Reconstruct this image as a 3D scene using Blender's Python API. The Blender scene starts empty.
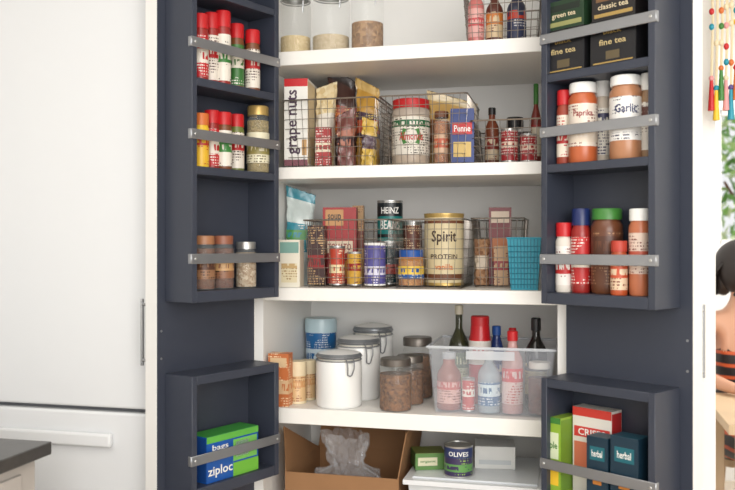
import bpy, bmesh, math, random
from mathutils import Vector, Matrix
random.seed(5)
F=830.0; CH=1.32; PH=math.radians(14); S=math.sin(PH); C=math.cos(PH)
V0=245.0
scene=bpy.context.scene
scene.view_settings.view_transform='Standard'
def zdep(X,Y): return -X*S+Y*C
def latr(X,Y): return X*C+Y*S
def Xat(u,Y):
    t=(u-367.5)/F
    return Y*(-S+t*C)/(C+t*S)
# ---------------------------------------------------------------- materials
_mc={}
def lin(c):
    return tuple(((x/255)/12.92 if x/255<=.04045 else ((x/255+.055)/1.055)**2.4) for x in c)+(1,)
def M(rgb,rough=.5,metal=0.0,alpha=1.0,var=.06,scale=12,bump=0.0,name=None,spec=.5):
    k=('M',rgb,rough,metal,alpha,var,scale,bump,spec)
    if k in _mc: return _mc[k]
    m=bpy.data.materials.new(name or 'mat_%d_%d_%d'%rgb); m.use_nodes=True
    nt=m.node_tree; p=nt.nodes['Principled BSDF']
    tc=nt.nodes.new('ShaderNodeTexCoord'); n=nt.nodes.new('ShaderNodeTexNoise')
    n.inputs['Scale'].default_value=scale; n.inputs['Detail'].default_value=3
    nt.links.new(tc.outputs['Object'],n.inputs['Vector'])
    mx=nt.nodes.new('ShaderNodeMix'); mx.data_type='RGBA'
    c=lin(rgb); mx.inputs[6].default_value=tuple(max(0,x*(1-var)) for x in c[:3])+(1,)
    mx.inputs[7].default_value=tuple(min(1,x*(1+var)) for x in c[:3])+(1,)
    nt.links.new(n.outputs['Fac'],mx.inputs[0]); nt.links.new(mx.outputs[2],p.inputs['Base Color'])
    p.inputs['Roughness'].default_value=rough; p.inputs['Metallic'].default_value=metal
    p.inputs['Alpha'].default_value=alpha; p.inputs['Specular IOR Level'].default_value=spec
    if bump:
        b=nt.nodes.new('ShaderNodeBump'); b.inputs['Strength'].default_value=bump; b.inputs['Distance'].default_value=.002
        nt.links.new(n.outputs['Fac'],b.inputs['Height']); nt.links.new(b.outputs['Normal'],p.inputs['Normal'])
    _mc[k]=m; return m
def L(bg,fg,fg2=None,sc=60,th=.5,band=None,rough=.4):
    """printed label: plain ground, one colour band with larger lettering, rows of small print"""
    k=('L',bg,fg,fg2,sc,th,band)
    if k in _mc: return _mc[k]
    rnd=random.Random(repr(k))
    m=bpy.data.materials.new('label_%d_%d_%d'%bg); m.use_nodes=True
    nt=m.node_tree; N=nt.nodes; K=nt.links; p=N['Principled BSDF']; p.inputs['Roughness'].default_value=rough
    tc=N.new('ShaderNodeTexCoord'); sg=N.new('ShaderNodeSeparateXYZ'); K.new(tc.outputs['Generated'],sg.inputs[0])
    so=N.new('ShaderNodeSeparateXYZ'); K.new(tc.outputs['Object'],so.inputs[0])
    def ma(op,a,b=None,c_=None):
        q=N.new('ShaderNodeMath'); q.operation=op
        for i,x in enumerate((a,b,c_)):
            if x is None: continue
            if isinstance(x,(int,float)): q.inputs[i].default_value=x
            else: K.new(x,q.inputs[i])
        return q.outputs[0]
    def noise(sx,sz):
        mp=N.new('ShaderNodeMapping'); mp.inputs['Scale'].default_value=(sx,sx,sz); o=rnd.random()*9; mp.inputs['Location'].default_value=(o,o,o)
        n=N.new('ShaderNodeTexNoise'); n.inputs['Scale'].default_value=1; n.inputs['Detail'].default_value=0
        K.new(tc.outputs['Object'],mp.inputs['Vector']); K.new(mp.outputs['Vector'],n.inputs['Vector']); return n.outputs['Fac']
    bc,be=band or (rnd.uniform(.36,.56),rnd.uniform(.07,.13))
    bn=ma('COMPARE',sg.outputs[2],bc,be)
    bi=ma('COMPARE',sg.outputs[2],bc,be*.5)
    rows=ma('LESS_THAN',ma('FRACT',ma('MULTIPLY',so.outputs[2],125.0)),.45)
    small=ma('MULTIPLY',ma('MULTIPLY',rows,ma('GREATER_THAN',noise(330,60),th)),ma('GREATER_THAN',noise(26,26),.5))
    small=ma('MULTIPLY',small,ma('SUBTRACT',1.0,bn))
    big=ma('MULTIPLY',bi,ma('GREATER_THAN',noise(170,30),.52))
    def mix(f,a,b):
        q=N.new('ShaderNodeMix'); q.data_type='RGBA'; K.new(f,q.inputs[0])
        for i,x in ((6,a),(7,b)):
            if isinstance(x,tuple): q.inputs[i].default_value=x
            else: K.new(x,q.inputs[i])
        return q.outputs[2]
    c=mix(bn,lin(bg),lin(fg2 or fg)); c=mix(small,c,lin(fg)); c=mix(big,c,lin(bg) if fg2!=bg else lin(fg))
    K.new(c,p.inputs['Base Color']); _mc[k]=m; return m
def GRAIN(a,b,sc=160):
    k=('G',a,b,sc)
    if k in _mc: return _mc[k]
    m=bpy.data.materials.new('grain_%d_%d_%d'%a); m.use_nodes=True; nt=m.node_tree; p=nt.nodes['Principled BSDF']
    tc=nt.nodes.new('ShaderNodeTexCoord'); v=nt.nodes.new('ShaderNodeTexVoronoi'); v.inputs['Scale'].default_value=sc
    nt.links.new(tc.outputs['Object'],v.inputs['Vector'])
    mx=nt.nodes.new('ShaderNodeMix'); mx.data_type='RGBA'; mx.inputs[6].default_value=lin(a); mx.inputs[7].default_value=lin(b)
    sp=nt.nodes.new('ShaderNodeSeparateColor'); nt.links.new(v.outputs['Color'],sp.inputs[0])
    nt.links.new(sp.outputs[0],mx.inputs[0]); nt.links.new(mx.outputs[2],p.inputs['Base Color'])
    p.inputs['Roughness'].default_value=.8; _mc[k]=m; return m
WHITE=M((237,236,233),.45,var=.015,name='white_paint')
WALL=M((237,236,233),.6,var=.015,bump=.05,name='wall_paint')
SHELF=M((242,240,235),.4,var=.015,name='shelf_paint')
NAVY=M((54,59,72),.42,var=.05,scale=6,name='navy_paint')
FRIDGE=M((223,225,227),.25,var=.01,scale=3,name='fridge_enamel')
STEEL=M((160,162,166),.36,.8,name='brushed_steel')
CHROME=M((185,187,190),.25,.9,name='chrome')
WIRE=M((150,142,134),.3,.85,name='wire_metal')
GLASS=M((228,234,232),.05,0,.10,var=.01,name='clear_glass',spec=.9)
GLASSD=M((60,62,40),.08,0,.85,name='dark_glass')
PLAST=M((222,228,238),.1,0,.15,var=.01,name='clear_plastic')
PLASTL=M((225,230,236),.2,0,.45,var=.01,name='clear_plastic_rim')
CERAM=M((240,240,238),.2,var=.01,name='ceramic')
RED=M((190,26,32),.4); REDD=M((140,24,30),.4); BLK=M((24,24,27),.4); WH=M((238,238,234),.4); CREAM=M((224,208,174),.5)
GRN=M((62,124,52),.4); LIME=M((140,190,60),.4); YEL=M((232,190,50),.4); ORG=M((206,110,50),.4); BLUE=M((36,84,160),.4)
NAVB=M((26,40,92),.35); TEAL=M((26,120,130),.4); TURQ=M((28,140,162),.35); BRN=M((110,66,40),.5); TAN=M((190,150,104),.6)
GOLD=M((190,160,96),.35,.5); GREY=M((140,142,145),.35,.4); PINK=M((220,150,150),.4); PURP=M((84,70,130),.4)
CARD=M((152,112,76),.8,var=.08,name='cardboard'); SILV=M((190,190,188),.3,.8)
def FOIL(rgb): return M(rgb,.28,0,1,var=.12,scale=45,bump=.6,spec=.8)
# ---------------------------------------------------------------- mesh builder
_tc={}
def textgeo(s):
    if s in _tc: return _tc[s]
    cu=bpy.data.curves.new('t','FONT'); cu.body=s; cu.align_x='CENTER'; cu.align_y='CENTER'; cu.resolution_u=2
    cu.offset=.015
    ob=bpy.data.objects.new('t',cu); scene.collection.objects.link(ob)
    bpy.context.view_layer.update()
    me=bpy.data.meshes.new_from_object(ob.evaluated_get(bpy.context.evaluated_depsgraph_get()))
    vs=[(v.co.x,v.co.y) for v in me.vertices]; fs=[tuple(p.vertices) for p in me.polygons]
    bpy.data.objects.remove(ob); bpy.data.curves.remove(cu); bpy.data.meshes.remove(me)
    x0=min(v[0] for v in vs);x1=max(v[0] for v in vs);y0=min(v[1] for v in vs);y1=max(v[1] for v in vs)
    w=x1-x0;h=y1-y0
    vs=[((v[0]-(x0+x1)/2)/w,(v[1]-(y0+y1)/2)/h) for v in vs]
    _tc[s]=(vs,fs); return _tc[s]
class MB:
    def __init__(s,T=None): s.v=[];s.f=[];s.m=[];s.mats=[];s.T=T
    def mi(s,m):
        if m not in s.mats: s.mats.append(m)
        return s.mats.index(m)
    def add(s,vs,fs,m):
        o=len(s.v); s.v+= [tuple(v) for v in vs]; i=s.mi(m)
        for f in fs: s.f.append(tuple(o+k for k in f)); s.m.append(i)
    def box(s,x0,x1,y0,y1,z0,z1,m,rot=None):
        vs=[(x,y,z) for z in (z0,z1) for y in (y0,y1) for x in (x0,x1)]
        s.add(vs,[(0,1,3,2),(4,6,7,5),(0,4,5,1),(2,3,7,6),(0,2,6,4),(1,5,7,3)],m); return s
    def lathe(s,prof,R=1,H=1,c=(0,0,0),n=28,off=0):
        rings=[]; o=len(s.v)
        for rf,zf,_ in prof:
            if rf<=1e-6: rings.append([len(s.v)]); s.v.append((c[0],c[1],c[2]+zf*H))
            else:
                st=len(s.v)
                for k in range(n):
                    a=2*math.pi*k/n
                    s.v.append((c[0]+rf*R*math.cos(a),c[1]+rf*R*math.sin(a),c[2]+zf*H))
                rings.append(list(range(st,st+n)))
        for i in range(1,len(prof)):
            A,B=rings[i-1],rings[i]; mi=s.mi(prof[i][2])
            for k in range(n):
                k2=(k+1)%n
                if len(A)==1 and len(B)==1: break
                if len(A)==1: f=(A[0],B[k2],B[k])
                elif len(B)==1: f=(A[k],A[k2],B[0])
                else: f=(A[k],A[k2],B[k2],B[k])
                s.f.append(f); s.m.append(mi)
        return s
    def tube(s,pts,r,m,n=6,closed=False,r2=None):
        pts=[Vector(p) for p in pts]; N=len(pts); rings=[]
        for i,p in enumerate(pts):
            if closed: d=pts[(i+1)%N]-pts[i-1]
            else: d=pts[min(i+1,N-1)]-pts[max(i-1,0)]
            d.normalize(); a=Vector((0,0,1)) if abs(d.z)<.9 else Vector((1,0,0))
            x=d.cross(a).normalized(); y=d.cross(x).normalized()
            rr=r if r2 is None else r+(r2-r)*i/(N-1)
            rings.append([p+x*rr*math.cos(2*math.pi*k/n)+y*rr*math.sin(2*math.pi*k/n) for k in range(n)])
        vs=[v for q in rings for v in q]; fs=[]
        for i in range(N if closed else N-1):
            j=(i+1)%N
            for k in range(n): fs.append((i*n+k,i*n+(k+1)%n,j*n+(k+1)%n,j*n+k))
        if not closed: fs.append(tuple(range(n))); fs.append(tuple((N-1)*n+k for k in range(n)))
        s.add(vs,fs,m); return s
    def sphere(s,c,rx,ry,rz,m,n=14,k=8):
        pr=[(math.sin(math.pi*i/k),-math.cos(math.pi*i/k)) for i in range(k+1)]
        o=len(s.v)
        s.lathe([(a if 0<i<k else 0,b,m) for i,(a,b) in enumerate(pr)],1,1,(0,0,0),n)
        for i in range(o,len(s.v)):
            v=s.v[i]; s.v[i]=(c[0]+v[0]*rx,c[1]+v[1]*ry,c[2]+v[2]*rz)
        return s
    def text(s,t,w,h,m,y=None,z=0,x=0,R=None,vert=False,side=None):
        vs,fs=textgeo(t); out=[]
        for a,b in vs:
            if vert: px,pz=-b*w,a*h
            else: px,pz=a*w,b*h
            px+=x; pz+=z
            if R is not None: out.append((R*math.sin(px/R),-R*math.cos(px/R),pz))
            elif side is not None: out.append((side,px,pz))
            else: out.append((px,y,pz))
        s.add(out,fs,m); return s
    def bag(s,w,d,h,m,m2=None,c=(0,0,0),n=32,k=20,crumple=.003,top=None,slope=0,lean=0):
        """pillow bag: flat gusset base, full belly, pinched and crimped top seal"""
        o=len(s.v); ph=random.random()*6
        for i in range(k+1):
            t=i/k
            if t<.70: dd=d/2*(.80+.20*math.sin(math.pi*t/.70))
            else:
                q_=(t-.70)/.20; dd=d/2*max(.05,(1-q_)*.8) if q_<1 else d/2*.05
            ww=w/2*(.97-.09*math.sin(math.pi*min(1,t/.85))) if t<.85 else w/2*(.97+.10*(t-.85)/.15)
            for q in range(n):
                a=2*math.pi*q/n; ca,sa=math.cos(a),math.sin(a)
                x=ww*math.copysign(abs(ca)**.65,ca); y=dd*math.copysign(abs(sa)**.8,sa)
                if 0<i<k:
                    j=crumple*math.sin(6*a+ph+11*t)*math.sin(6*t*math.pi+ph); x+=j; y+=j*1.3+random.uniform(-.0008,.0008)
                zz=h*t+slope*x*t*t
                if i==k: zz+=.003*(q%2)
                s.v.append((c[0]+x+lean*t*t,c[1]+y,c[2]+zz))
        for i in range(k):
            mm=m2 if (m2 and .30<i/k<.62) else m
            if top and i/k>.86: mm=top
            for q in range(n):
                s.f.append((o+i*n+q,o+i*n+(q+1)%n,o+(i+1)*n+(q+1)%n,o+(i+1)*n+q)); s.m.append(s.mi(mm))
        s.f.append(tuple(o+q for q in range(n))); s.m.append(s.mi(m))
        s.f.append(tuple(o+k*n+q for q in range(n))); s.m.append(s.mi(m)); return s
    def build(s,name,loc=(0,0,0),rz=0,bevel=0,bseg=2,smooth=True,recalc=True,tilt=0):
        vs=[s.T(*v) for v in s.v] if s.T else s.v
        me=bpy.data.meshes.new(name); me.from_pydata(vs,[],s.f)
        for m in s.mats: me.materials.append(m)
        me.polygons.foreach_set('material_index',s.m)
        if recalc:
            bm=bmesh.new(); bm.from_mesh(me); bmesh.ops.recalc_face_normals(bm,faces=bm.faces); bm.to_mesh(me); bm.free()
        if smooth:
            me.polygons.foreach_set('use_smooth',[True]*len(me.polygons)); me.set_sharp_from_angle(angle=math.radians(38))
        me.update()
        ob=bpy.data.objects.new(name,me); scene.collection.objects.link(ob)
        ob.location=loc; ob.rotation_euler=(0,tilt,rz)
        if bevel:
            b=ob.modifiers.new('bevel','BEVEL'); b.width=bevel; b.segments=bseg; b.limit_method='ANGLE'; b.angle_limit=math.radians(50)
        return ob
def cubeobj(name,x0,x1,y0,y1,z0,z1,m,bevel=0):
    cx,cy,cz=(x0+x1)/2,(y0+y1)/2,(z0+z1)/2
    return MB().box(x0-cx,x1-cx,y0-cy,y1-cy,z0-cz,z1-cz,m).build(name,(cx,cy,cz),bevel=bevel)
# ---------------------------------------------------------------- room shell
wood=M((196,182,164),.5,var=.12,scale=5,name='floor_wood')
cubeobj('floor',-2.3,2.8,-2.4,5.2,-.05,0,wood)
cubeobj('ceiling',-2.3,2.8,-2.4,5.2,2.62,2.67,WALL)
cubeobj('wall_left',-2.35,-2.3,-2.4,3.0,0,2.62,WALL)
cubeobj('wall_back',-2.3,.37,2.93,2.99,0,2.62,WALL)
cubeobj('wall_pillar',-.008,.372,2.415,2.93,0,2.62,WALL)
cubeobj('wall_hall',.31,.37,2.99,5.0,0,2.62,WALL)
cubeobj('wall_right',2.75,2.8,-2.4,5.2,0,2.62,WALL)
wx0,wx1,wz0,wz1=.795,2.1,CH+.0,CH+.76
w=MB(); w.box(.31,wx0,5.0,5.1,0,2.62,WALL); w.box(wx1,2.75,5.0,5.1,0,2.62,WALL)
w.box(wx0,wx1,5.0,5.1,0,wz0,WALL); w.box(wx0,wx1,5.0,5.1,wz1,2.62,WALL); w.build('wall_far')
w=MB(); fr=.03
for (a,b,c_,d) in ((wx0,wx1,wz0,wz0+fr),(wx0,wx1,wz1-fr,wz1),(wx0,wx0+.008,wz0,wz1),(wx1-fr,wx1,wz0,wz1),((wx0+wx1)/2-.015,(wx0+wx1)/2+.015,wz0,wz1)):
    w.box(a,b,5.02,5.07,c_,d,WHITE)
w.build('window_1')
# tree outside
w=MB(); lm=[M((140,186,96),.6),M((186,214,136),.6),M((112,156,84),.6),M((224,234,186),.6)]
w.tube([(1.5,6.8,-.2),(1.45,6.8,1.2),(1.3,6.8,2.0)],.07,BRN,8,r2=.03)
w.tube([(1.45,6.8,1.2),(1.1,6.75,1.8)],.03,BRN,6,r2=.01)
for i in range(1150):
    p=Vector((random.gauss(1.3,.4),random.gauss(6.8,.3),random.uniform(1.1,2.6)))
    a=Vector((random.uniform(-1,1),random.uniform(-1,1),random.uniform(-1,1))).normalized()
    b=a.orthogonal().normalized(); l=random.uniform(.04,.08); q=l*.4
    w.add([p-a*l,p+b*q,p+a*l,p-b*q],[(0,1,2,3)],random.choice(lm))
w.build('tree',recalc=False,smooth=False)
cubeobj('ground_outside',-3,6,5.2,12,-.3,-.2,M((120,140,90),.9))
# ---------------------------------------------------------------- pantry carcass
Yf=2.41; Yb=2.89; XL=-.932; XR=-.042
w=MB()
w.box(XL-.02,XL,Yf,Yb,.02,2.32,WHITE); w.box(XR,XR+.02,Yf,Yb,.02,2.32,WHITE)
w.box(XL-.02,XR+.02,Yb,Yb+.012,.02,2.32,WHITE)
w.box(XL-.02,XR+.02,Yf,Yb,2.32,2.34,WHITE); w.box(XL-.02,XR+.02,Yf,Yb,0,.02,WHITE)
w.box(XL-.06,XL+.004,Yf-.012,Yf,0,2.34,WHITE)
w.box(XR-.004,XR+.03,Yf-.012,Yf,0,2.34,WHITE)
w.box(XL-.06,XR+.03,Yf-.012,Yf,2.34,2.45,WHITE)
w.build('storage_cabinet')
SH={1:(.594,.551),2:(.239,.202),3:(-.131,-.171),4:(-.500,-.548),5:(-1.0,-1.03)}
for k,(t,b) in SH.items():
    cubeobj('cabinet_shelf',XL+.0005,XR-.0005,Yf+.002,Yb-.001,b+CH,t+CH,SHELF,.002)
# ---------------------------------------------------------------- doors
class Door:
    def __init__(s,far,near,A,t,ext):
        s.o=Vector(far); d=Vector(near)-Vector(far); s.L=d.length; s.d=d.normalized(); s.A=A; s.t=t; s.ext=ext
        n=Vector((s.d.y,-s.d.x)); 
        if n.y>0: n=-n
        s.n=n
    def T(s,a,b,z):
        p=s.o+s.d*a+s.n*b; return (p.x,p.y,z+CH)
    def solve(s,u,b):
        t=(u-367.5)/F; P=s.o+s.n*b
        g=lambda x,y: latr(x,y)-t*zdep(x,y)
        a=-g(P.x,P.y)/g(s.d.x,s.d.y); q=P+s.d*a
        return a,q
    def rz(s): return math.atan2(s.n.x,-s.n.y)
DL=Door((-.8561,2.3415),(-.9868,2.029),.11,.050,.026)
DR=Door((-.0861,2.249),(.1851,2.0719),.125,.052,.032)
for D,bk in ((DL,.008),(DR,.006)):
    w=MB(D.T); A=D.A; Lr=D.L
    w.box(-bk,Lr+D.ext,-A-D.t,-A-.003,-1.25,1.05,WHITE)
    w.box(-bk+.001,Lr+D.ext-.001,-A-.003,-A,-1.249,1.049,NAVY)
    hb=-A-D.t
    w.tube([(Lr+D.ext-.012,hb-.03,-.335),(Lr+D.ext-.012,hb-.03,-.15)],.005,CHROME,8)
    for z in (-.32,-.165): w.tube([(Lr+D.ext-.012,hb,z),(Lr+D.ext-.012,hb-.03,z)],.004,CHROME,8)
    for z in (-.235,-.31,-.90,.9):
        a=Lr+D.ext-.013; w.tube([(a,-A,z),(a,-A+.0015,z)],.0035,STEEL,8)
    w.build('cabinet_door',bevel=0)
    th=.018
    def rack(z0,z1,boards,rails):
        w=MB(D.T); e=.0005
        w.box(0,th,-A+e,0,z0,z1,NAVY); w.box(Lr-th,Lr,-A+e,0,z0,z1,NAVY)
        for top,bt in boards: w.box(th,Lr-th,-A+e,-.001,bt,top,NAVY)
        for z in rails:
            w.box(-.003,Lr+.004,0,.003,z-.0135,z+.0135,STEEL)
            w.box(Lr+.001,Lr+.004,-.012,0,z-.0135,z+.0135,STEEL)
            w.box(-.003,0,-.012,0,z-.0135,z+.0135,STEEL)
            for a in (.010,Lr-.010): w.tube([(a,.003,z),(a,.0055,z)],.0045,SILV,8)
        w.build('door_spice_rack',bevel=.0012,bseg=1)
    rack(-.155,.86,[(-.125,-.155),(.212,.190),(.450,.428),(.70,.68),(.86,.84)],[.543,.297,-.037,.79])
    rack(-.685,-.352,[(-.352,-.376),(-.655,-.685)],[-.577])
# ---------------------------------------------------------------- item helpers
def spice(R,H,body,label,lid,txt=None,tm=None,n=24,lidfrac=.2,lr=.95,shoulder=.82,lab0=.10,labtop=.14,tz=.45,tw=1.4):
    w=MB(); lf=1-lidfrac
    w.lathe([(0,0,body),(.92,0,body),(1,.03,body),(1,lab0,body),(1.015,lab0,label),(1.015,lf-labtop,label),(1,lf-labtop,body),(1,lf-.07,body),(shoulder,lf-.01,body),(shoulder,lf,body),(lr,lf,lid),(lr,.985,lid),(lr-.06,1,lid),(0,1,lid)],R,H,n=n)
    if txt: w.text(txt,R*tw,H*.10,tm or RED,z=H*tz,R=R*1.03)
    return w
def canm(R,H,label,txt=None,tm=None,txt2=None,band=None,lid=SILV):
    w=MB(); b=band or label
    w.lathe([(0,.01,lid),(.95,.01,lid),(.95,0,lid),(1,0,lid),(1,.03,lid),(.98,.04,lid),(.98,.05,label),(.98,.62,label),(.98,.62,b),(.98,.94,b),(.98,.95,lid),(1,.97,lid),(1,1,lid),(.95,1,lid),(.95,.98,lid),(0,.98,lid)],R,H,n=32)
    if txt: w.text(txt,R*1.45,H*.15,tm,z=H*.76,R=R*1.0)
    if txt2: w.text(txt2,R*1.4,H*.17,tm,z=H*.42,R=R*1.0)
    return w
def gjar(R,H,fill,ff=.6,lid=SILV,lidf=.12,label=None,lz=(.2,.55)):
    w=MB(); b=1-lidf
    w.lathe([(0,0,GLASS),(.95,0,GLASS),(1,.03,GLASS),(1,b-.1,GLASS),(.86,b-.02,GLASS),(.86,b,GLASS),(.93,b,lid),(.93,.98,lid),(.88,1,lid),(0,1,lid)],R,H,n=32)
    w.lathe([(0,.02,fill),(.93,.02,fill),(.95,.05,fill),(.95,ff,fill),(0,ff+.01,fill)],R,H,n=32)
    if label: w.lathe([(1.01,lz[0],label),(1.01,lz[1],label)],R,H,n=32)
    return w
def bottle(R,H,body,label,cap,neck=.35,sh=.6,cf=.12,lz=(.12,.5),liquid=None,txt=None,tm=None):
    w=MB()
    w.lathe([(0,0,body),(.93,0,body),(1,.02,body),(1,lz[0],body),(1.015,lz[0],label),(1.015,lz[1],label),(1,lz[1],body),(1,sh,body),(.9,sh+.06,body),(neck+.1,sh+.16,body),(neck,sh+.2,body),(neck,1-cf,body),(neck+.08,1-cf,cap),(neck+.08,.99,cap),(neck,1,cap),(0,1,cap)],R,H,n=28)
    if liquid: w.lathe([(0,.02,liquid),(.93,.02,liquid),(.94,sh-.05,liquid),(0,sh-.04,liquid)],R,H,n=28)
    if txt: w.text(txt,R*1.4,H*.09,tm or RED,z=H*(lz[0]+lz[1])/2,R=R*1.03)
    return w
def boxm(W,D,H,m,patches=(),sidem=None,topm=None,texts=()):
    w=MB(); w.box(-W/2,W/2,-D/2,D/2,0,H,m); e=.0007
    for (a,b,c_,d,mm) in patches:
        w.box(-W/2+a*W,-W/2+b*W,-D/2-e,-D/2,c_*H,d*H,mm)
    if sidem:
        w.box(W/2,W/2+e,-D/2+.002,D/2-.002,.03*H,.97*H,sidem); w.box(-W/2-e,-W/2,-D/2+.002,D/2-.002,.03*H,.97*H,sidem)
    if topm: w.box(-W/2+.001,W/2-.001,-D/2+.001,D/2-.001,H,H+e,topm)
    for (t,xc,zc,tw,th_,mm,vt) in texts:
        w.text(t,(tw*W),th_*H,mm,y=-D/2-e*2,z=zc*H,x=(xc-.5)*W,vert=vt)
    return w
class Slot:
    """size and position of an item standing on a pantry shelf"""
    def __init__(s,u0,u1,vt,Y,base):
        uc=(u0+u1)/2; s.X=Xat(uc,Y); s.Y=Y; z=zdep(s.X,Y)
        s.R=(u1-u0)/2*z/F; s.H=(V0-vt)*z/F-base; s.W=2*s.R; s.loc=(s.X,Y,base+CH+.0006); s.rz=math.atan2(-s.X,Y)
class DSlot:
    def __init__(s,D,u,vt,b,base):
        a,q=D.solve(u,b); s.a=a; s.loc=(q.x,q.y,base+CH+.0006); z=zdep(q.x,q.y); s.H=(V0-vt)*z/F-base; s.rz=math.atan2(-q.x,q.y); s.drz=D.rz()
# ---------------------------------------------------------------- wire baskets
def basket(name,x0,x1,y0,y1,z0,h,tp=.012,sp=.021,rows=7,r=.0011,m=WIRE):
    w=MB(); z0+=.0025
    cx,cy=(x0+x1)/2,(y0+y1)/2; x0-=cx;x1-=cx;y0-=cy;y1-=cy
    def rect(t):
        k=tp*(1-t); return (x0+k,x1-k,y0+k,y1-k,h*t)
    def ring(t,r):
        a,b,c_,d,z=rect(t); q=.008
        w.tube([(a+q,c_,z),(b-q,c_,z),(b,c_+q,z),(b,d-q,z),(b-q,d,z),(a+q,d,z),(a,d-q,z),(a,c_+q,z)],r,m,6,True)
    for i in range(rows+1): ring(i/rows,.0026 if i==rows else (.0018 if i==0 else r))
    B=rect(0); Tt=rect(1)
    nx=max(3,round((x1-x0)/sp)); ny=max(3,round((y1-y0)/sp))
    for i in range(1,nx):
        f=i/nx; xb=B[0]+(B[1]-B[0])*f; xt=Tt[0]+(Tt[1]-Tt[0])*f
        w.tube([(xt,Tt[2],h),(xb,B[2],0),(xb,B[3],0),(xt,Tt[3],h)],r,m,5)
    for i in range(1,ny):
        f=i/ny; yb=B[2]+(B[3]-B[2])*f; yt=Tt[2]+(Tt[3]-Tt[2])*f
        w.tube([(Tt[0],yt,h),(B[0],yb,0),(B[1],yb,0),(Tt[1],yt,h)],r,m,5)
    return w.build(name,(cx,cy,z0+CH))
BY=2.43
basket('wire_basket',Xat(282,BY),Xat(374,BY),BY,BY+.33,.239,.205)
basket('wire_basket',Xat(379,BY),Xat(467,BY),BY,BY+.33,.239,.205)
basket('wire_basket',-.298,Xat(545,2.45),BY+.02,BY+.31,.239,.125,rows=5)
basket('wire_basket',Xat(303,BY),Xat(388,BY),BY,BY+.33,-.131,.205)
basket('wire_basket',Xat(391,BY),Xat(464,BY),BY,BY+.33,-.131,.205)
basket('wire_basket',Xat(471,2.54),Xat(524,2.54),2.54,2.80,-.131,.21)
basket('wire_basket',Xat(462,BY),Xat(541,BY),BY,BY+.30,.594,.16,rows=6)
# ---------------------------------------------------------------- shelf 1
b1=.594
for (a,b,fl,ff,Y) in ((280,311,GRAIN((220,200,156),(200,176,128)),.30,2.50),(312,350,GRAIN((206,190,160),(184,166,134)),.26,2.49),(351,384,GRAIN((120,88,62),(176,138,98),110),.42,2.48)):
    s=Slot(a,b,0,Y,b1); w=gjar(s.R,.20,fl,ff,SILV,.1)
    w.tube([(s.R*.95*math.cos(q),s.R*.95*math.sin(q),.176) for q in [2*math.pi*i/28 for i in range(28)]],.002,CHROME,6,True)
    w.tube([(0,-s.R*.95,.176),(0,-s.R-.012,.165),(0,-s.R-.008,.13)],.002,CHROME,6)
    w.build('glass_jar',s.loc,s.rz+.4)
b1b=b1+.006
for (a,b,Y,m,lab,cap,h) in ((468,484,2.49,M((206,120,116),.3),L((226,170,164),(150,60,70),(200,80,84)),WH,.17),(486,503,2.50,M((92,46,34),.3),L((216,190,150),(120,50,40),(200,120,50)),RED,.15),(507,526,2.52,M((50,54,76),.3),L((50,58,90),(220,220,220),(190,60,40)),BLK,.16)):
    s=Slot(a,b,0,Y,b1b); bottle(s.R,h,m,lab,cap,.45,.66,lz=(.1,.6)).build('sauce_bottle',s.loc,s.rz)
# ---------------------------------------------------------------- shelf 2
b2=.239+.0065
s=Slot(290,313,84,2.53,b2)
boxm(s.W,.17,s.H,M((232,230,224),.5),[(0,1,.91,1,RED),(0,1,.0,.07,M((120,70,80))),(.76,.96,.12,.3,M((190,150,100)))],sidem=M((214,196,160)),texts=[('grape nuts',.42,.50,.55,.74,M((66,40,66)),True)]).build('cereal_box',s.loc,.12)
s=Slot(315,335,86,2.57,b2); MB().bag(s.W,.07,s.H,GRAIN((214,190,140),(236,224,190),70),M((232,226,214)),slope=.35).build('pasta_bag',s.loc,.1,tilt=.02)
s=Slot(334,358,74,2.63,b2); MB().bag(s.W*1.15,.06,s.H,FOIL((70,44,40)),L((150,66,40),(236,200,140),(206,120,60),band=(.45,.08)),top=FOIL((44,34,34)),slope=-.6,lean=-.012).build('snack_bag',s.loc,.3,tilt=-.02)
s=Slot(356,379,84,2.61,b2); MB().bag(s.W*1.05,.06,s.H,FOIL((196,150,64)),L((66,44,66),(230,200,110),(200,90,50),band=(.45,.07)),top=FOIL((214,180,110)),slope=-.5,lean=-.012).build('snack_bag',s.loc,-.15,tilt=.04)
s=Slot(316,331,128,2.47,b2); boxm(s.W,.03,s.H,L((170,60,60),(238,230,220),(226,214,190))).build('tea_box',s.loc,.1)
s=Slot(337,356,112,2.49,b2); MB().bag(s.W,.04,s.H,FOIL((120,70,64)),L((170,110,90),(240,220,200),(60,36,40)),slope=.5).build('snack_bag',s.loc,.1)
s=Slot(361,376,120,2.49,b2); MB().bag(s.W,.035,s.H,FOIL((206,170,70)),FOIL((80,54,70)),slope=-.4).build('snack_bag',s.loc,.0,tilt=.03)
s=Slot(392,430,101,2.53,b2); w=MB()
gl=M((220,206,190),.2,0,.6); lb=L((224,218,206),(60,50,40),(44,104,66),band=(.62,.05))
w.lathe([(0,0,gl),(.95,0,gl),(1,.04,gl),(1,.14,gl),(1.012,.14,lb),(1.012,.72,lb),(1,.72,gl),(1,.82,gl),(.93,.86,gl),(.97,.86,RED),(.97,.985,RED),(.92,1,RED),(0,1,RED)],s.R,s.H,n=36)
w.lathe([(0,.03,TAN),(.9,.03,TAN),(.9,.75,TAN),(0,.76,TAN)],s.R,s.H,n=24)
w.text('O',s.R*1.15,s.H*.34,GRN,z=s.H*.42,R=s.R*1.022); w.text('Almonds',s.R*1.3,s.H*.12,RED,z=s.H*.42,R=s.R*1.03); w.build('nut_tub',s.loc,s.rz)
s=Slot(434,449,112,2.5,b2); gjar(s.R,s.H,GRAIN((150,90,60),(190,130,84)),.8,BRN,label=L((206,170,140),(120,50,40),(190,90,60))).build('glass_jar',s.loc)
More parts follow.
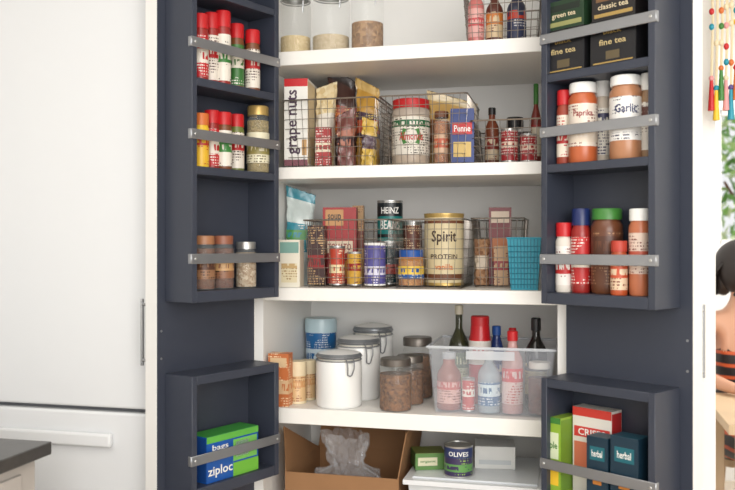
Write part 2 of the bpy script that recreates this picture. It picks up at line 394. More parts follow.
s=Slot(451,474,110,2.49,b2)
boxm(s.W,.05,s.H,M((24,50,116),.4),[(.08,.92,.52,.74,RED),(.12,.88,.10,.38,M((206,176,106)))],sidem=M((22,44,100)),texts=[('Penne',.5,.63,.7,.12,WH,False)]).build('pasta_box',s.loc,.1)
s=Slot(426,474,98,2.67,b2); MB().bag(s.W,.07,s.H,FOIL((202,164,96)),FOIL((150,100,60)),top=FOIL((222,200,150)),slope=-.25).build('snack_bag',s.loc,.2,tilt=.03)
for a,b,vt in ((501,518,124),(520,537,130)):
    s=Slot(a,b,vt,2.50,b2); canm(s.R,s.H*.85,L((160,36,42),(230,210,200),(226,200,180))).build('food_can',s.loc,s.rz)
s=Slot(485,499,108,2.66,b2); bottle(s.R,s.H,M((120,60,36),.3),L((220,200,170),(140,50,40)),BLK,.45,.62).build('sauce_bottle',s.loc)
s=Slot(531,541,84,2.66,b2); bottle(s.R,s.H,M((120,40,30),.3),L((200,190,170),(140,30,30)),GRN,.4,.55,.25).build('sauce_bottle',s.loc)
s=Slot(506,524,118,2.69,b2); gjar(s.R,s.H,GRAIN((60,40,36),(90,50,40)),.7,BLK,.2).build('glass_jar',s.loc)
# ---------------------------------------------------------------- shelf 3
b3=-.131; b3b=b3+.0065
s=Slot(281,302,240,2.46,b3)
boxm(s.W,.06,s.H,M((222,216,200),.5),[(.05,.95,.72,.95,M((120,160,150))),(.12,.88,.10,.5,L((216,204,170),(150,110,60),(190,160,110)))],sidem=M((210,202,184))).build('grain_box',s.loc,.1)
s=Slot(284,312,191,2.60,b3); MB().bag(s.W,.06,s.H,FOIL((212,224,222)),L((60,150,170),(236,236,230),(90,160,90),band=(.5,.05)),top=FOIL((60,150,170)),slope=-.3).build('snack_bag',s.loc,.25,tilt=.03)
s=Slot(324,357,208,2.60,b3b)
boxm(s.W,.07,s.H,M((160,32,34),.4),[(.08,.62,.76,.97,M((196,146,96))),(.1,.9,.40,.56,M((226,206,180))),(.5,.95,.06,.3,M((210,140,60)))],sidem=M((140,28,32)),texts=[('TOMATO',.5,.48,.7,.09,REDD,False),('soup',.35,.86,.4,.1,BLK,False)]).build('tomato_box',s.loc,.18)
s=Slot(353,364,206,2.69,b3b); boxm(s.W,.04,s.H,L((190,150,100),(120,50,30)),).build('cracker_box',s.loc,.15)
s=Slot(309,326,226,2.52,b3b); boxm(s.W,.05,s.H,L((70,46,44),(216,180,130),(150,40,40))).build('soup_box',s.loc,.1)
s=Slot(329,345,246,2.485,b3b); canm(s.R,s.H,L((190,70,50),(240,220,190),(232,214,170))).build('food_can',s.loc,s.rz)
s=Slot(347,362,252,2.48,b3b); canm(s.R,s.H,L((206,160,60),(110,40,30),(150,40,36))).build('food_can',s.loc,s.rz)
s=Slot(364,386,243,2.485,b3b); canm(s.R,s.H,L((88,84,150),(226,222,236),(214,212,230),band=(.35,.1)),lid=WH).build('food_can',s.loc,s.rz)
s=Slot(377,401,243,2.60,b3b)
h=s.H; canm(s.R,h,L((24,60,70),(230,230,220),(190,60,50))).build('food_can',s.loc,s.rz)
s2=Slot(377,403,201,2.60,b3b+h+.001); w=canm(s2.R,s2.H,M((24,118,116),.35),'HEINZ',WH,None,band=M((24,32,36),.35))
w.text('BEANS',s2.R*1.6,s2.H*.22,WH,z=s2.H*.42,R=s2.R*1.0); w.lathe([(.985,.12,BLK),(.985,.2,BLK)],s2.R,s2.H,n=32); w.build('bean_can',s2.loc,s2.rz)
s=Slot(398,424,250,2.485,b3b)
gjar(s.R,s.H,GRAIN((190,134,60),(160,100,50),90),.8,BLUE,.22,label=L((36,84,150),(230,220,190),(226,190,70))).build('peanut_butter_jar',s.loc,s.rz)
s=Slot(403,422,222,2.63,b3b); canm(s.R,s.H,L((110,70,60),(220,190,150))).build('food_can',s.loc)
s=Slot(424,464,214,2.56,b3b)
w=canm(s.R,s.H,M((216,200,160),.4),None,band=M((216,200,160),.4),lid=GOLD)
w.text('Spirit',s.R*1.3,s.H*.2,M((60,38,30)),z=s.H*.66,R=s.R*1.0); w.text('PROTEIN',s.R*1.4,s.H*.07,M((60,38,30)),z=s.H*.40,R=s.R*1.0)
w.lathe([(.99,.08,BRN),(.99,.16,BRN)],s.R,s.H,n=32); w.lathe([(.99,.86,BRN),(.99,.90,BRN)],s.R,s.H,n=32)
w.text('vanilla',s.R*.9,s.H*.08,ORG,z=s.H*.26,R=s.R*1.0); w.build('protein_powder_can',s.loc,s.rz)
s=Slot(474,489,240,2.60,b3b); MB().bag(s.W,.05,s.H,GRAIN((180,140,104),(120,80,54),90),M((206,190,170))).build('nut_bag',s.loc,.1)
s=Slot(489,511,208,2.66,b3b)
boxm(s.W,.06,s.H,M((120,34,40),.4),[(.1,.9,.80,.95,M((226,206,186))),(.15,.85,.3,.6,M((196,120,76)))]).build('cracker_box',s.loc,.1)
s=Slot(494,508,246,2.585,b3b); boxm(s.W,.03,s.H,L((190,150,110),(110,50,40),(150,40,40))).build('tea_box',s.loc,.1)
x0,x1=Xat(507,2.43),Xat(541,2.43); w=MB(); W_,D_,H_=x1-x0,.085,.15
def tray(w,W,D,H,m,tp=.01,t=.003,rim=.006):
    def rg(k,z,o): a=W/2-k-o;b=D/2-k-o; return [(-a,-b,z),(a,-b,z),(a,b,z),(-a,b,z)]
    vs=rg(tp,0,0)+rg(0,H,0)+rg(0,H,t)+rg(tp,t,t)
    fs=[(0,1,2,3),(12,13,14,15)]
    for i in range(4):
        j=(i+1)%4
        for k in (0,4,8): fs.append((k+i,k+j,k+4+j,k+4+i))
    w.add(vs,fs,m)
    w.tube([(-W/2,-D/2,H),(W/2,-D/2,H),(W/2,D/2,H),(-W/2,D/2,H)],rim/2,m,6,True)
tray(w,W_,D_,H_,TURQ)
TD=M((20,112,134),.35)
for i in range(1,9): 
    z=H_*i/9.5; k=.01*(1-z/H_); w.tube([(-W_/2+k,-D_/2+k-.001,z),(W_/2-k,-D_/2+k-.001,z)],.0014,TD,5)
for i in range(1,10):
    x=-W_/2+W_*i/10; w.tube([(x*.93,-D_/2+.009,.004),(x,-D_/2-.0,H_)],.0014,TD,5)
w.build('plastic_basket',((x0+x1)/2,2.475,b3+CH+.0008))
# ---------------------------------------------------------------- shelf 4
b4=-.5
s=Slot(270,291,353,2.445,b4)
boxm(s.W,.045,s.H,L((196,112,64),(240,216,180),(216,180,140)),[(.1,.9,.75,.92,M((216,186,146)))]).build('cracker_box',s.loc,.05)
def shaker(u0,u1,vt,Y):
    s=Slot(u0,u1,vt,Y,b4); w=MB(); bo=L((214,180,134),(150,90,50),(200,150,100)); 
    w.lathe([(0,0,CREAM),(1,0,CREAM),(1,.06,CREAM),(.97,.07,bo),(.97,.66,bo),(1,.66,CREAM),(1,.97,CREAM),(.96,1,CREAM),(0,1,CREAM)],s.R,s.H,n=28); w.build('breadcrumb_canister',s.loc,s.rz)
shaker(288.5,306.5,361,2.50); shaker(301,316,360,2.565)
def canister(u0,u1,vt,Y):
    s=Slot(u0,u1,vt,Y,b4); R,H=s.R,s.H; w=MB(); lid=M((120,124,128),.3,.3)
    w.lathe([(0,0,CERAM),(.93,0,CERAM),(.98,.02,CERAM),(1,.06,CERAM),(1,.76,CERAM),(.97,.82,CERAM),(.9,.84,CERAM),(.9,.86,M((230,226,214))),(.9,.87,M((230,226,214))),(.97,.87,lid),(.99,.92,lid),(.93,.955,lid),(.55,.985,CERAM),(.2,1,CERAM),(0,1,CERAM)],R,H,n=40)
    z=.835*H
    w.tube([(R*.98*math.cos(a),R*.98*math.sin(a),z) for a in [2*math.pi*i/32 for i in range(32)]],.002,GREY,6,True)
    w.tube([(R*1.0*math.cos(a),R*1.0*math.sin(a),.9*H) for a in [2*math.pi*i/32 for i in range(32)]],.002,GREY,6,True)
    for sx in (-.012,.012):
        w.tube([(sx,-R*.99,.90*H),(sx,-R-.010,.83*H),(sx*.9,-R-.012,.72*H),(sx*.6,-R-.004,.60*H)],.0022,GREY,6)
    w.tube([(-.012*.6,-R-.004,.60*H),(0,-R-.006,.58*H),(.012*.6,-R-.004,.60*H)],.0022,GREY,6)
    w.tube([(-.014,-R-.009,.83*H),(.014,-R-.009,.83*H)],.0026,GREY,6)
    w.build('ceramic_canister',s.loc,s.rz+.45)
canister(316,362,350,2.492); canister(337,380,335,2.638); canister(353,393,323,2.785)
s=Slot(305,337,318,2.80,b4)
w=MB(); tb=L((26,100,160),(230,236,240),(210,226,236),band=(.45,.12)); tl=M((190,214,222),.3)
w.lathe([(0,0,tb),(.9,0,tb),(.95,.7,tb),(.95,.8,tb),(1,.8,tl),(1,.96,tl),(.96,1,tl),(0,1,tl)],s.R,s.H,n=32); w.build('plastic_tub',s.loc,s.rz)
SEED=GRAIN((140,94,58),(84,54,36),130)
for (a,b,vt,Y) in ((379,412,358,2.468),(396,424,355,2.575),(402,433,337,2.69)):
    s=Slot(a,b,vt,Y,b4); gjar(s.R,s.H,SEED,.70,M((110,104,98),.35,.6),.14).build('glass_jar',s.loc,s.rz)
x0,x1=Xat(426,2.43),Xat(557,2.43); W_=x1-x0
w=MB(); tray(w,W_-.012,.29,.2,PLAST,.018,.003,.004); 
w.tube([(-W_/2+.003,-.147,.197),(W_/2-.003,-.147,.197),(W_/2-.003,.147,.197),(-W_/2+.003,.147,.197)],.0045,PLASTL,6,True)
w.box(-.07,.07,-.155,-.1475,.165,.19,PLASTL)
w.build('plastic_bin',((x0+x1)/2,2.577,b4+CH+.0008),bevel=0)
b4b=b4+.0045
def bt(name,a,b,vt,Y,*args,**k):
    s=Slot(a,b,vt,Y,b4b); bottle(s.R,s.H,*args,**k).build(name,s.loc,s.rz)
bt('sauce_bottle',437,461,352,2.50,M((150,86,70),.25),L((216,170,160),(120,60,60),(190,80,76)),PLASTL,.5,.6)
bt('water_bottle',478,500,351,2.485,M((200,216,224),.1,0,.5),L((50,100,146),(230,236,240),(210,226,232)),WH,.4,.62,.1)
bt('vinegar_bottle',502,523,331,2.485,M((216,170,166),.15,0,.75),L((226,200,196),(180,40,50),(206,60,66)),RED,.42,.62,.12,(.12,.55))
bt('cooking_spray',469,491,316,2.62,M((196,26,34),.3),M((226,220,214)),RED,.75,.72,.12,(.45,.72),txt='PAM',tm=RED)
bt('sauce_bottle',489,504,326,2.66,M((40,60,120),.25),L((200,196,190),(40,70,140)),BLUE,.5,.66)
bt('sauce_bottle',506,519,328,2.64,M((190,150,120),.25),L((220,200,180),(180,40,40)),RED,.5,.66)
bt('wine_bottle',525,547,318,2.585,M((26,24,22),.1),L((206,186,130),(40,36,30)),BLK,.36,.6,.14,(.15,.5))
bt('olive_oil_bottle',449,469,305,2.67,GLASSD,L((186,190,150),(70,90,50)),M((206,200,180),.4),.34,.56,.1)
s=Slot(528,551,362,2.485,b4b); gjar(s.R,s.H,GRAIN((120,60,50),(80,40,40)),.7,M((210,205,196))).build('glass_jar',s.loc)
s=Slot(462,475,378,2.485,b4b); canm(s.R,s.H,L((190,60,56),(236,220,210),(236,226,216))).build('food_can',s.loc)
# ---------------------------------------------------------------- bottom shelf
b5=-1.0
x0,x1=Xat(284,2.45),Xat(398,2.45); W_=x1-x0; H_=.29; D_=.36
w=MB(); t=.004
w.box(-W_/2,W_/2,-D_/2,D_/2,0,t,CARD)
w.box(-W_/2,W_/2,-D_/2,-D_/2+t,t,H_,CARD); w.box(-W_/2,W_/2,D_/2-t,D_/2,t,H_,CARD)
w.box(-W_/2,-W_/2+t,-D_/2+t,D_/2-t,t,H_,CARD); w.box(W_/2-t,W_/2,-D_/2+t,D_/2-t,t,H_,CARD)
def slab(p,q,r_,s_,m):
    P=[Vector(x) for x in (p,q,r_,s_)]; n=(P[1]-P[0]).cross(P[3]-P[0]).normalized()*.003
    w.add(P+[x+n for x in P],[(0,1,2,3),(7,6,5,4),(0,4,5,1),(1,5,6,2),(2,6,7,3),(3,7,4,0)],m)
slab((-W_/2,D_/2-.004,H_),(W_/2,D_/2-.004,H_),(W_/2-.01,D_/2+.02,H_+.14),(-W_/2+.01,D_/2+.02,H_+.14),CARD)
slab((W_/2-.004,-D_/2,H_),(W_/2-.004,D_/2-.02,H_),(W_/2+.02,D_/2-.03,H_+.14),(W_/2+.02,-D_/2+.01,H_+.14),CARD)
slab((-W_/2+.004,D_/2-.02,H_),(-W_/2+.004,-D_/2,H_),(-W_/2-.005,-D_/2+.01,H_+.14),(-W_/2-.005,-D_/2-.0,H_+.13),CARD)
w.build('cardboard_box',((x0+x1)/2,2.64,b5+CH+.0008))
w=MB(); PB=M((228,230,234),.08,0,.24,var=.02,bump=.8,scale=60,spec=1.0)
n=40
random.seed(9)
vs=[];fs=[]
for i in range(21):
    t=i/20; rr=.118*(math.sin(math.pi*min(1,t*1.05+.12))**.5 if t<.7 else .42+.6*(t-.7))
    for k in range(n):
        a=2*math.pi*k/n; q=rr*(1+random.uniform(-.15,.15)+.10*math.sin(5*a+6*t)); vs.append((1.05*q*math.cos(a)-.05*t,.85*q*math.sin(a),.36*t+random.uniform(-.008,.008)))
for i in range(20):
    for k in range(n): fs.append((i*n+k,i*n+(k+1)%n,(i+1)*n+(k+1)%n,(i+1)*n+k))
fs.append(tuple(range(n))); w.add(vs,fs,PB); w.build('plastic_bag',((x0+x1)/2+.02,2.60,b5+CH+.03),smooth=False)
x0,x1=Xat(403,2.43),Xat(546,2.43); W_=x1-x0; TB=M((226,230,233),.25,0,.75); zt=.306
w=MB(); tray(w,W_-.03,.33,zt-.018,TB,.02,.003,.004)
w.box(-W_/2,W_/2,-.175,.175,zt-.02,zt-.006,M((226,228,231),.3)); w.box(-W_/2+.025,W_/2-.025,-.15,.15,zt-.006,zt,M((214,218,222),.3))
w.build('storage_bin',((x0+x1)/2,2.60,b5+CH+.0008),bevel=.002)
b6=b5+.306+.001
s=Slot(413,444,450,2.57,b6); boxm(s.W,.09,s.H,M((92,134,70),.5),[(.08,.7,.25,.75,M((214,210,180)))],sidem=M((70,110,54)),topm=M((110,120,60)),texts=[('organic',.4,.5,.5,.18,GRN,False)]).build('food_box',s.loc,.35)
s=Slot(444,473,444,2.50,b6); w=canm(s.R,s.H,L((58,48,84),(150,190,90),(96,150,80),band=(.3,.12)),'OLIVES',WH,band=M((44,56,100))); w.build('food_can',s.loc,s.rz)
s=Slot(475,514,443,2.64,b6); boxm(s.W,.11,s.H,M((220,220,217),.5),[(.1,.9,.2,.4,M((196,200,202)))],topm=M((208,210,212))).build('white_box',s.loc,.12)
# ---------------------------------------------------------------- left door contents
e1=.450
LW=L((228,222,210),(60,60,60),(60,130,60)); LR=L((186,34,40),(236,230,220),(230,222,210)); LG=L((60,116,56),(236,230,220),(228,222,206)); LW2=L((226,218,206),(80,50,50),(190,40,44))
RB=M((150,40,36),.3); BR=M((120,70,40),.3); GB=M((110,120,60),.3)
for (u,vt,lab,body,b) in ((200.5,15,LR,RB,-.045),(211.5,14,LW2,RB,-.062),(223,12,LW,RB,-.045),(236.5,25,LG,BR,-.062),(252.5,31,LW2,BR,-.045)):
    s=DSlot(DL,u,vt,b,e1); spice(.0222,s.H,body,lab,RED,lidfrac=.22,lab0=.06,labtop=.1,lr=.98,shoulder=.9).build('spice_jar',s.loc,s.rz)
e2=.212
for (u,vt,lab,lid,body,b) in ((201,114,L((226,180,50),(180,40,30),(190,50,40)),ORG,YEL,-.045),(212,111,LR,RED,RB,-.062),(224,113,LW,RED,BR,-.045),(236.5,115,LW2,RED,GB,-.062)):
    s=DSlot(DL,u,vt,b,e2); spice(.0222,s.H,body,lab,lid,lidfrac=.22,lab0=.06,labtop=.1,lr=.98,shoulder=.9).build('spice_jar',s.loc,s.rz)
s=DSlot(DL,258,107,-.05,e2); gjar(.034,s.H,GRAIN((160,140,90),(120,104,60)),.78,GOLD,.14,label=L((224,218,190),(100,90,60),(150,140,80)),lz=(.15,.6)).build('glass_jar',s.loc,s.rz)
e3=-.125
for (u,vt,lid,f,lb_) in ((204,236,M((160,110,76),.4),GRAIN((120,72,44),(84,50,32)),L((150,110,80),(60,36,28),(90,56,40))),(223,236,M((140,86,64),.4),GRAIN((110,62,42),(76,44,32)),L((140,96,70),(60,36,28),(200,160,110))),(246,242,SILV,GRAIN((206,190,164),(150,120,90)),None)):
    s=DSlot(DL,u,vt,-.055,e3); gjar(.031,s.H,f,.76,lid,.16,label=lb_).build('glass_jar',s.loc,s.rz)
e4=-.655
s=DSlot(DL,224,430,-.052,e4)
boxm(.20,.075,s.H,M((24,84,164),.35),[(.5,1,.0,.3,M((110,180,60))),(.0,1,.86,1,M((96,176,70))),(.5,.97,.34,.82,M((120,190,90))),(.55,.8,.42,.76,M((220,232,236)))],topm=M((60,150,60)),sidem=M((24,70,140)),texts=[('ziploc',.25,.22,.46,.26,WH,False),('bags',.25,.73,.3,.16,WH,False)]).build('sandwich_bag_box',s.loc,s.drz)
# ---------------------------------------------------------------- right door contents
f1=.450
for (u,g) in ((572,0),(621,1)):
    s=DSlot(DR,u,20 if not g else 8,-.055,f1); hb=.115
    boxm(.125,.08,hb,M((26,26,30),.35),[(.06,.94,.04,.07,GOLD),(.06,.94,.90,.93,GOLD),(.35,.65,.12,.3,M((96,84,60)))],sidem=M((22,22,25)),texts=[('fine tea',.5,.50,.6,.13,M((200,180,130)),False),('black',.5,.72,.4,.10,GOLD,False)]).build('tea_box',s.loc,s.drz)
    l=(s.loc[0],s.loc[1],s.loc[2]+hb+.0012)
    if g: boxm(.12,.075,.075,M((34,30,30),.4),[(.06,.94,.08,.2,GOLD),(.1,.9,.6,.85,M((120,90,60)))],texts=[('classic tea',.5,.42,.7,.18,CREAM,False)]).build('tea_box',l,s.drz)
    else: boxm(.12,.075,.075,M((36,62,40),.4),[(.06,.94,.1,.26,M((150,150,96))),(.1,.9,.62,.85,M((30,40,32)))],texts=[('green tea',.5,.45,.6,.2,CREAM,False)]).build('tea_box',l,s.drz)
OJ=M((186,96,56),.3); f2=.212
def DS(u,vt,b,R,body,lab,lid,base,**k):
    s=DSlot(DR,u,vt,b,base); spice(R,s.H,body,lab,lid,**k).build('spice_jar',s.loc,s.rz)
DS(564,91,-.045,.019,M((150,60,40)),L((226,216,200),(180,40,40)),RED,f2)
DS(583,84,-.05,.037,OJ,L((226,214,200),(120,60,50),(222,208,190)),WH,f2,lidfrac=.13,txt='Paprika',tm=REDD,lab0=.2,tz=.6)
DS(603,81,-.10,.022,M((206,196,180)),L((230,226,216),(60,60,90)),WH,f2)
DS(626,77,-.05,.040,M((176,124,90),.3),L((232,230,226),(70,70,90),(230,228,224)),WH,f2,lidfrac=.12,txt='Garlic',tm=NAVB,lab0=.22,tz=.6)
DS(648,74,-.07,.018,M((150,120,90)),L((226,220,210),(90,50,40)),WH,f2)
f3=-.125
DS(564,223,-.05,.022,M((216,210,200)),L((230,226,220),(120,60,60),(190,40,40)),RED,f3)
DS(581,209,-.06,.025,RB,L((190,46,46),(236,230,220),(228,220,206)),NAVB,f3)
DS(607,209,-.078,.040,M((104,62,40),.3),L((104,64,44),(170,130,96),(84,50,36)),GRN,f3,lidfrac=.13)
DS(619,241,-.024,.0205,M((176,80,44),.3),L((216,190,160),(120,50,40),(190,80,50)),M((180,60,44)),f3)
DS(640,209,-.055,.027,M((186,110,76),.3),L((222,200,184),(120,60,50),(190,90,70)),WH,f3,lidfrac=.14,lab0=.25)
f4=-.655
s=DSlot(DR,560,415,-.06,f4)
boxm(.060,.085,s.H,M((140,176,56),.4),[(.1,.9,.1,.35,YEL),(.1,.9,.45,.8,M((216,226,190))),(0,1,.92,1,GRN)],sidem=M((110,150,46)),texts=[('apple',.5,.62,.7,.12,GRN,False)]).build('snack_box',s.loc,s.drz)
s=DSlot(DR,597,408,-.093,f4)
boxm(.115,.05,s.H,M((228,222,212),.4),[(0,1,.90,1,M((206,60,50))),(.04,.96,.66,.78,M((206,60,56))),(.04,.5,.2,.6,M((214,120,90))),(.55,.95,.2,.5,M((214,160,110)))],sidem=M((190,44,44)),texts=[('CRISPS',.5,.72,.7,.08,WH,False)]).build('cracker_box',s.loc,s.drz)
for (u,wd) in ((603,.06),(630,.075)):
    s=DSlot(DR,u,436,-.035,f4)
    boxm(wd,.055,s.H,M((24,50,66),.4),[(.1,.9,.06,.12,TEAL),(.15,.85,.66,.86,M((28,100,112))),(.3,.7,.3,.45,M((190,120,50)))],topm=M((30,72,88)),texts=[('herbal',.5,.76,.5,.10,WH,False)]).build('tea_box',s.loc,s.drz)
# ---------------------------------------------------------------- fridge
fx1=-1.175; fx0=-1.87; fy=2.15; sp=-.478+CH
w=MB(); w.box(fx0,fx1,fy+.05,2.88,.03,2.10,FRIDGE); w.box(fx0+.03,fx1-.03,fy+.08,2.8,0,.03,BLK)
w.box(fx0+.005,fx1-.005,fy+.035,fy+.05,.06,2.08,M((110,112,116)))
w.box(fx0,fx1,fy,fy+.035,sp+.006,2.10,FRIDGE); w.box(fx0,fx1,fy,fy+.035,.06,sp-.006,FRIDGE)
hx=Xat(114,fy)
w.box(fx0+.05,hx,fy-.022,fy-.0005,sp-.105,sp-.065,FRIDGE)
w.build('refrigerator',bevel=.008,bseg=3)
# ---------------------------------------------------------------- counter
ct=-.48+CH
w=MB(); gr=M((70,68,66),.3,var=.25,scale=60)
w.box(-2.1,-1.24,.9,1.783,ct-.032,ct,gr)
lw=M((184,178,172),.5)
w.box(-2.08,-1.27,.92,1.76,.08,ct-.032,lw); w.box(-2.05,-1.32,.95,1.72,0,.08,M((60,58,56)))
w.box(-1.2705,-1.262,1.0,1.33,.12,ct-.06,lw); w.box(-1.2705,-1.262,1.35,1.70,.12,ct-.06,lw)
w.tube([(-1.25,1.2,ct-.12),(-1.25,1.32,ct-.12)],.005,STEEL,8)
w.build('kitchen_island',bevel=.003)
# ---------------------------------------------------------------- far room: table, stool, woman
tw=M((206,180,146),.5,var=.1,scale=8); tz=-.60+CH
w=MB(); w.box(.50,1.7,2.98,3.62,tz-.035,tz,tw); w.box(.54,1.66,3.02,3.04,tz-.11,tz-.035,tw); w.box(.54,1.66,3.56,3.58,tz-.11,tz-.035,tw)
for x in (.53,1.62):
    for y in (3.0,3.55): w.box(x,x+.05,y,y+.05,0,tz-.035,tw)
w.build('dining_table',bevel=.003)
px,py=.70,3.86
w=MB(); w.lathe([(0,0,tw),(1,0,tw),(1,.06,tw),(0,.06,tw)],.17,.5,(0,0,.39)); 
for i in range(4):
    a=math.pi/4+i*math.pi/2; w.tube([(.12*math.cos(a),.12*math.sin(a),.40),(.17*math.cos(a),.17*math.sin(a),.0)],.014,tw,8)
w.build('stool',(px,py+.03,0))
SK=M((206,156,128),.5,name='skin'); HAIR=M((30,22,20),.45,var=.3,scale=40,name='hair')
dr=bpy.data.materials.new('striped_dress'); dr.use_nodes=True; nt=dr.node_tree; p=nt.nodes['Principled BSDF']
tc=nt.nodes.new('ShaderNodeTexCoord'); wv=nt.nodes.new('ShaderNodeTexWave'); wv.bands_direction='Z'; wv.inputs['Scale'].default_value=6; wv.inputs['Distortion'].default_value=1.5
rp=nt.nodes.new('ShaderNodeValToRGB'); rp.color_ramp.elements[0].position=.78; rp.color_ramp.elements[0].color=lin((30,26,30)); rp.color_ramp.elements[1].position=.85; rp.color_ramp.elements[1].color=lin((206,90,44))
nt.links.new(tc.outputs['Object'],wv.inputs['Vector']); nt.links.new(wv.outputs['Fac'],rp.inputs['Fac']); nt.links.new(rp.outputs['Color'],p.inputs['Base Color'])
def skinmesh(name,vs,es,rs,root,matf,mats,sub=2):
    me=bpy.data.meshes.new(name+'_src'); me.from_pydata(vs,es,[]); ob=bpy.data.objects.new(name+'_src',me); scene.collection.objects.link(ob)
    md=ob.modifiers.new('skin','SKIN'); 
    sv=me.skin_vertices[0].data if me.skin_vertices else None
    if sv is None:
        bpy.context.view_layer.objects.active=ob; ob.select_set(True); bpy.ops.mesh.customdata_skin_add(); sv=me.skin_vertices[0].data
    for i,r in enumerate(rs):
        sv[i].radius=r if isinstance(r,tuple) else (r,r); sv[i].use_root=(i==root)
    sb=ob.modifiers.new('sub','SUBSURF'); sb.levels=sub; sb.render_levels=sub
    bpy.context.view_layer.update()
    nm=bpy.data.meshes.new_from_object(ob.evaluated_get(bpy.context.evaluated_depsgraph_get()))
    bpy.data.objects.remove(ob)
    nm.materials.clear()
    for m in mats: nm.materials.append(m)
    for q in nm.polygons: q.material_index=matf(q.center); q.use_smooth=True
    nm.name=name; o=bpy.data.objects.new(name,nm); scene.collection.objects.link(o); return o
woman=bpy.data.objects.new('woman',None); scene.collection.objects.link(woman); woman.location=(px,py,0)
V=[(0,0,.52),(0,.01,.66),(0,0,.80),(0,.005,.95),(0,.01,1.04),(0,0,1.10),(0,-.005,1.16)]
R_=[(.135,.11),(.105,.085),(.125,.095),(.12,.085),(.055,.055),(.045,.047),(.045,.047)]
E=[(0,1),(1,2),(2,3),(3,4),(4,5),(5,6)]
for sx in (-1,1):
    b=len(V); V+=[(sx*.15,.0,.995),(sx*.20,-.03,.86),(sx*.205,-.10,.77),(sx*.17,-.24,.752),(sx*.15,-.31,.748)]
    R_+=[.052,.040,.034,.027,.022]; E+=[(3,b),(b,b+1),(b+1,b+2),(b+2,b+3),(b+3,b+4)]
    b=len(V); V+=[(sx*.085,-.06,.50),(sx*.10,-.42,.51),(sx*.10,-.42,.30),(sx*.10,-.41,.09),(sx*.105,-.53,.035)]
    R_+=[.085,.058,.052,.036,.03]; E+=[(0,b),(b,b+1),(b+1,b+2),(b+2,b+3),(b+3,b+4)]
def mf(c): 
    if c.z<.875 and abs(c.x)<.14 and c.z>.56: return 1
    if c.z<=.60 and c.z>.40 and c.y>-.40: return 1
    return 0
o=skinmesh('body',V,E,R_,0,mf,[SK,dr],3); o.parent=woman
for sx in (-1,1):
    hv=[(0,0,0),(0,-.035,0),(0,-.075,0)]; hr=[(.020,.014),(.030,.014),(.034,.012)]; he=[(0,1),(1,2)]
    for k,(fx,ln) in enumerate(((-.028,.062),(-.010,.072),(.010,.066),(.027,.052))):
        b=len(hv); hv+=[(fx,-.085,0),(fx*1.1,-.085-ln*.45,.004),(fx*1.12,-.085-ln*.8,-.002),(fx*1.12,-.085-ln,-.010)]
        hr+=[.0085,.008,.0072,.006]; he+=[(2,b),(b,b+1),(b+1,b+2),(b+2,b+3)]
    b=len(hv); hv+=[(-sx*.035,-.035,-.002),(-sx*.052,-.062,-.006),(-sx*.056,-.085,-.008)]; hr+=[.011,.009,.007]; he+=[(1,b),(b,b+1),(b+1,b+2)]
    h=skinmesh('hand',hv,he,hr,0,lambda c:0,[SK]); h.parent=woman; h.location=(sx*.15,-.315,.744)
w=MB(); w.sphere((0,0,0),.074,.094,.115,SK,28,20)
for i,v in enumerate(w.v):
    x,y,z=v
    if z<-.02: k=1-.28*min(1,(-z-.02)/.09); x*=k; 
    if y<-.06 and abs(x)<.03 and z>-.09: y-=.004
    w.v[i]=(x,y,z)
w.add([(-.013,-.088,-.03),(.013,-.088,-.03),(0,-.115,-.026),(0,-.09,.018),(0,-.09,-.036)],[(0,2,3),(1,3,2),(0,4,2),(4,1,2)],SK)
for sx in (-1,1):
    w.sphere((sx*.03,-.082,.006),.013,.009,.008,WH,12,8); w.sphere((sx*.03,-.0895,.006),.006,.003,.006,BRN,10,6)
    w.tube([(sx*.016,-.094,.024),(sx*.03,-.094,.029),(sx*.046,-.084,.024)],.0025,HAIR,6)
    w.sphere((sx*.076,.005,-.008),.008,.018,.03,SK,10,8)
w.sphere((0,-.090,-.055),.024,.008,.006,M((176,80,76),.4),12,6); w.sphere((0,-.088,-.063),.019,.008,.006,M((180,86,80),.4),12,6)
head=w.build('head',(0,0,1.215)); head.parent=woman
w=MB(); w.sphere((0,.012,.012),.088,.104,.118,HAIR,32,22)
keep=[]
for f,mi in zip(w.f,w.m):
    c=sum((Vector(w.v[i]) for i in f),Vector())/len(f)
    if not (c.y<-.045 and c.z<.055) : keep.append((f,mi))
w.f=[k[0] for k in keep]; w.m=[k[1] for k in keep]
w.sphere((0,.075,-.03),.055,.045,.085,HAIR,18,12)
for i in range(-6,7):
    x=i*.012; w.tube([(x,.07,.03),(x*1.1,.10,-.03),(x*1.05,.095,-.11)],.011,HAIR,6,r2=.004)
for sx in (-1,1):
    w.tube([(sx*.072,-.02,.05),(sx*.086,-.01,-.01),(sx*.08,.0,-.08),(sx*.07,.02,-.11)],.018,HAIR,8,r2=.006)
hr_=w.build('hair',(0,0,1.215)); hr_.parent=woman
for o in (head,hr_): o.rotation_euler=(0,0,1.0)
woman.rotation_euler=(0,0,.25)
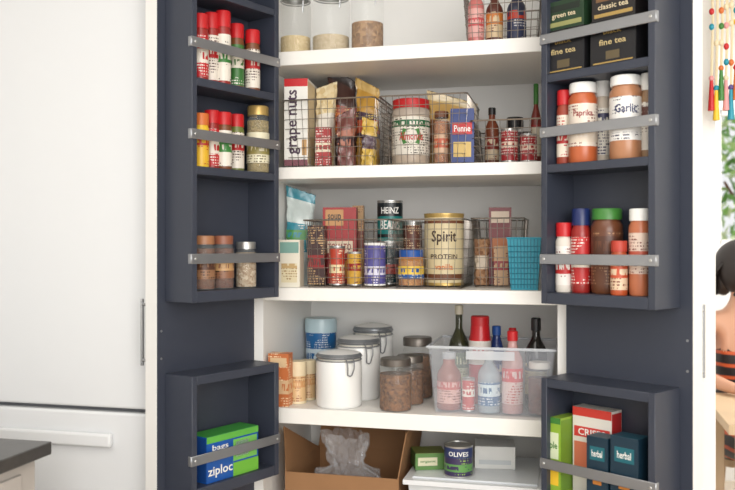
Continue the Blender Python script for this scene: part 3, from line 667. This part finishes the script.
# ---------------------------------------------------------------- hanging tassel ornament
w=MB(); cols=[RED,YEL,GRN,PINK,TURQ,ORG,CREAM,PURP]
w.tube([(0,.05,.40),(0,-.02,.40)],.004,BRN,8); w.tube([(-.035,-.01,.39),(.05,-.01,.39)],.005,TAN,8)
random.seed(4)
for i in range(7):
    x=-.028+i*.012; y=-.012; ln=.32+.03*math.sin(i*2.1)
    w.tube([(x,y,.39),(x+.003,y-.003,.22),(x,y,.39-ln)],.0036,CREAM,6)
    for k in range(6): 
        if random.random()<.7: w.sphere((x,y-.004,.36-k*.048-random.random()*.02),.007,.007,.009,random.choice(cols+[CREAM]*3),10,6)
    w.lathe([(0,0,CREAM),(.004,0,CREAM),(.009,-.085,cols[i]),(0,-.085,cols[i])],1,1,(x,y,.39-ln),10)
    w.sphere((x,y,.39-ln),.007,.007,.008,cols[(i+3)%8],10,6)
w.build('tassel_wall_hanging',(Xat(722,2.36),2.36,CH+.37))
# ---------------------------------------------------------------- lights
def area(name,loc,tgt,sx,sy,p,col=(1,1,1)):
    l=bpy.data.lights.new(name,'AREA'); l.shape='RECTANGLE'; l.size=sx; l.size_y=sy; l.energy=p; l.color=col
    o=bpy.data.objects.new(name,l); scene.collection.objects.link(o); o.location=loc
    o.rotation_euler=(Vector(tgt)-Vector(loc)).to_track_quat('-Z','Y').to_euler(); return o
area('camera_side_fill',(1.1,-1.3,1.8),(-.3,2.6,1.15),2.6,1.6,92,(1,.975,.94))  # added soft area light behind the camera; no window stands there
area('overhead_fill',(-.3,.7,2.58),(-.3,.9,0),1.8,1.2,17,(1,.97,.93))  # added overhead area light for fill, no lamp fitting on the ceiling
area('far_room_fill',(1.6,4.0,2.55),(1.5,3.8,0),1.2,1.2,42)  # unseen area light added to brighten the far room
wd=bpy.data.worlds.new('world'); scene.world=wd; wd.use_nodes=True
bg=wd.node_tree.nodes['Background']; bg.inputs[0].default_value=(.98,.99,1,1); bg.inputs[1].default_value=.95
cam=bpy.data.cameras.new('camera'); co=bpy.data.objects.new('camera',cam); scene.collection.objects.link(co)
co.location=(0,0,CH); co.rotation_euler=(math.radians(90),0,PH); cam.lens=F*36/735; cam.sensor_width=36; cam.clip_start=.05
cam.dof.use_dof=True; cam.dof.focus_distance=2.4; cam.dof.aperture_fstop=2.8
scene.camera=co
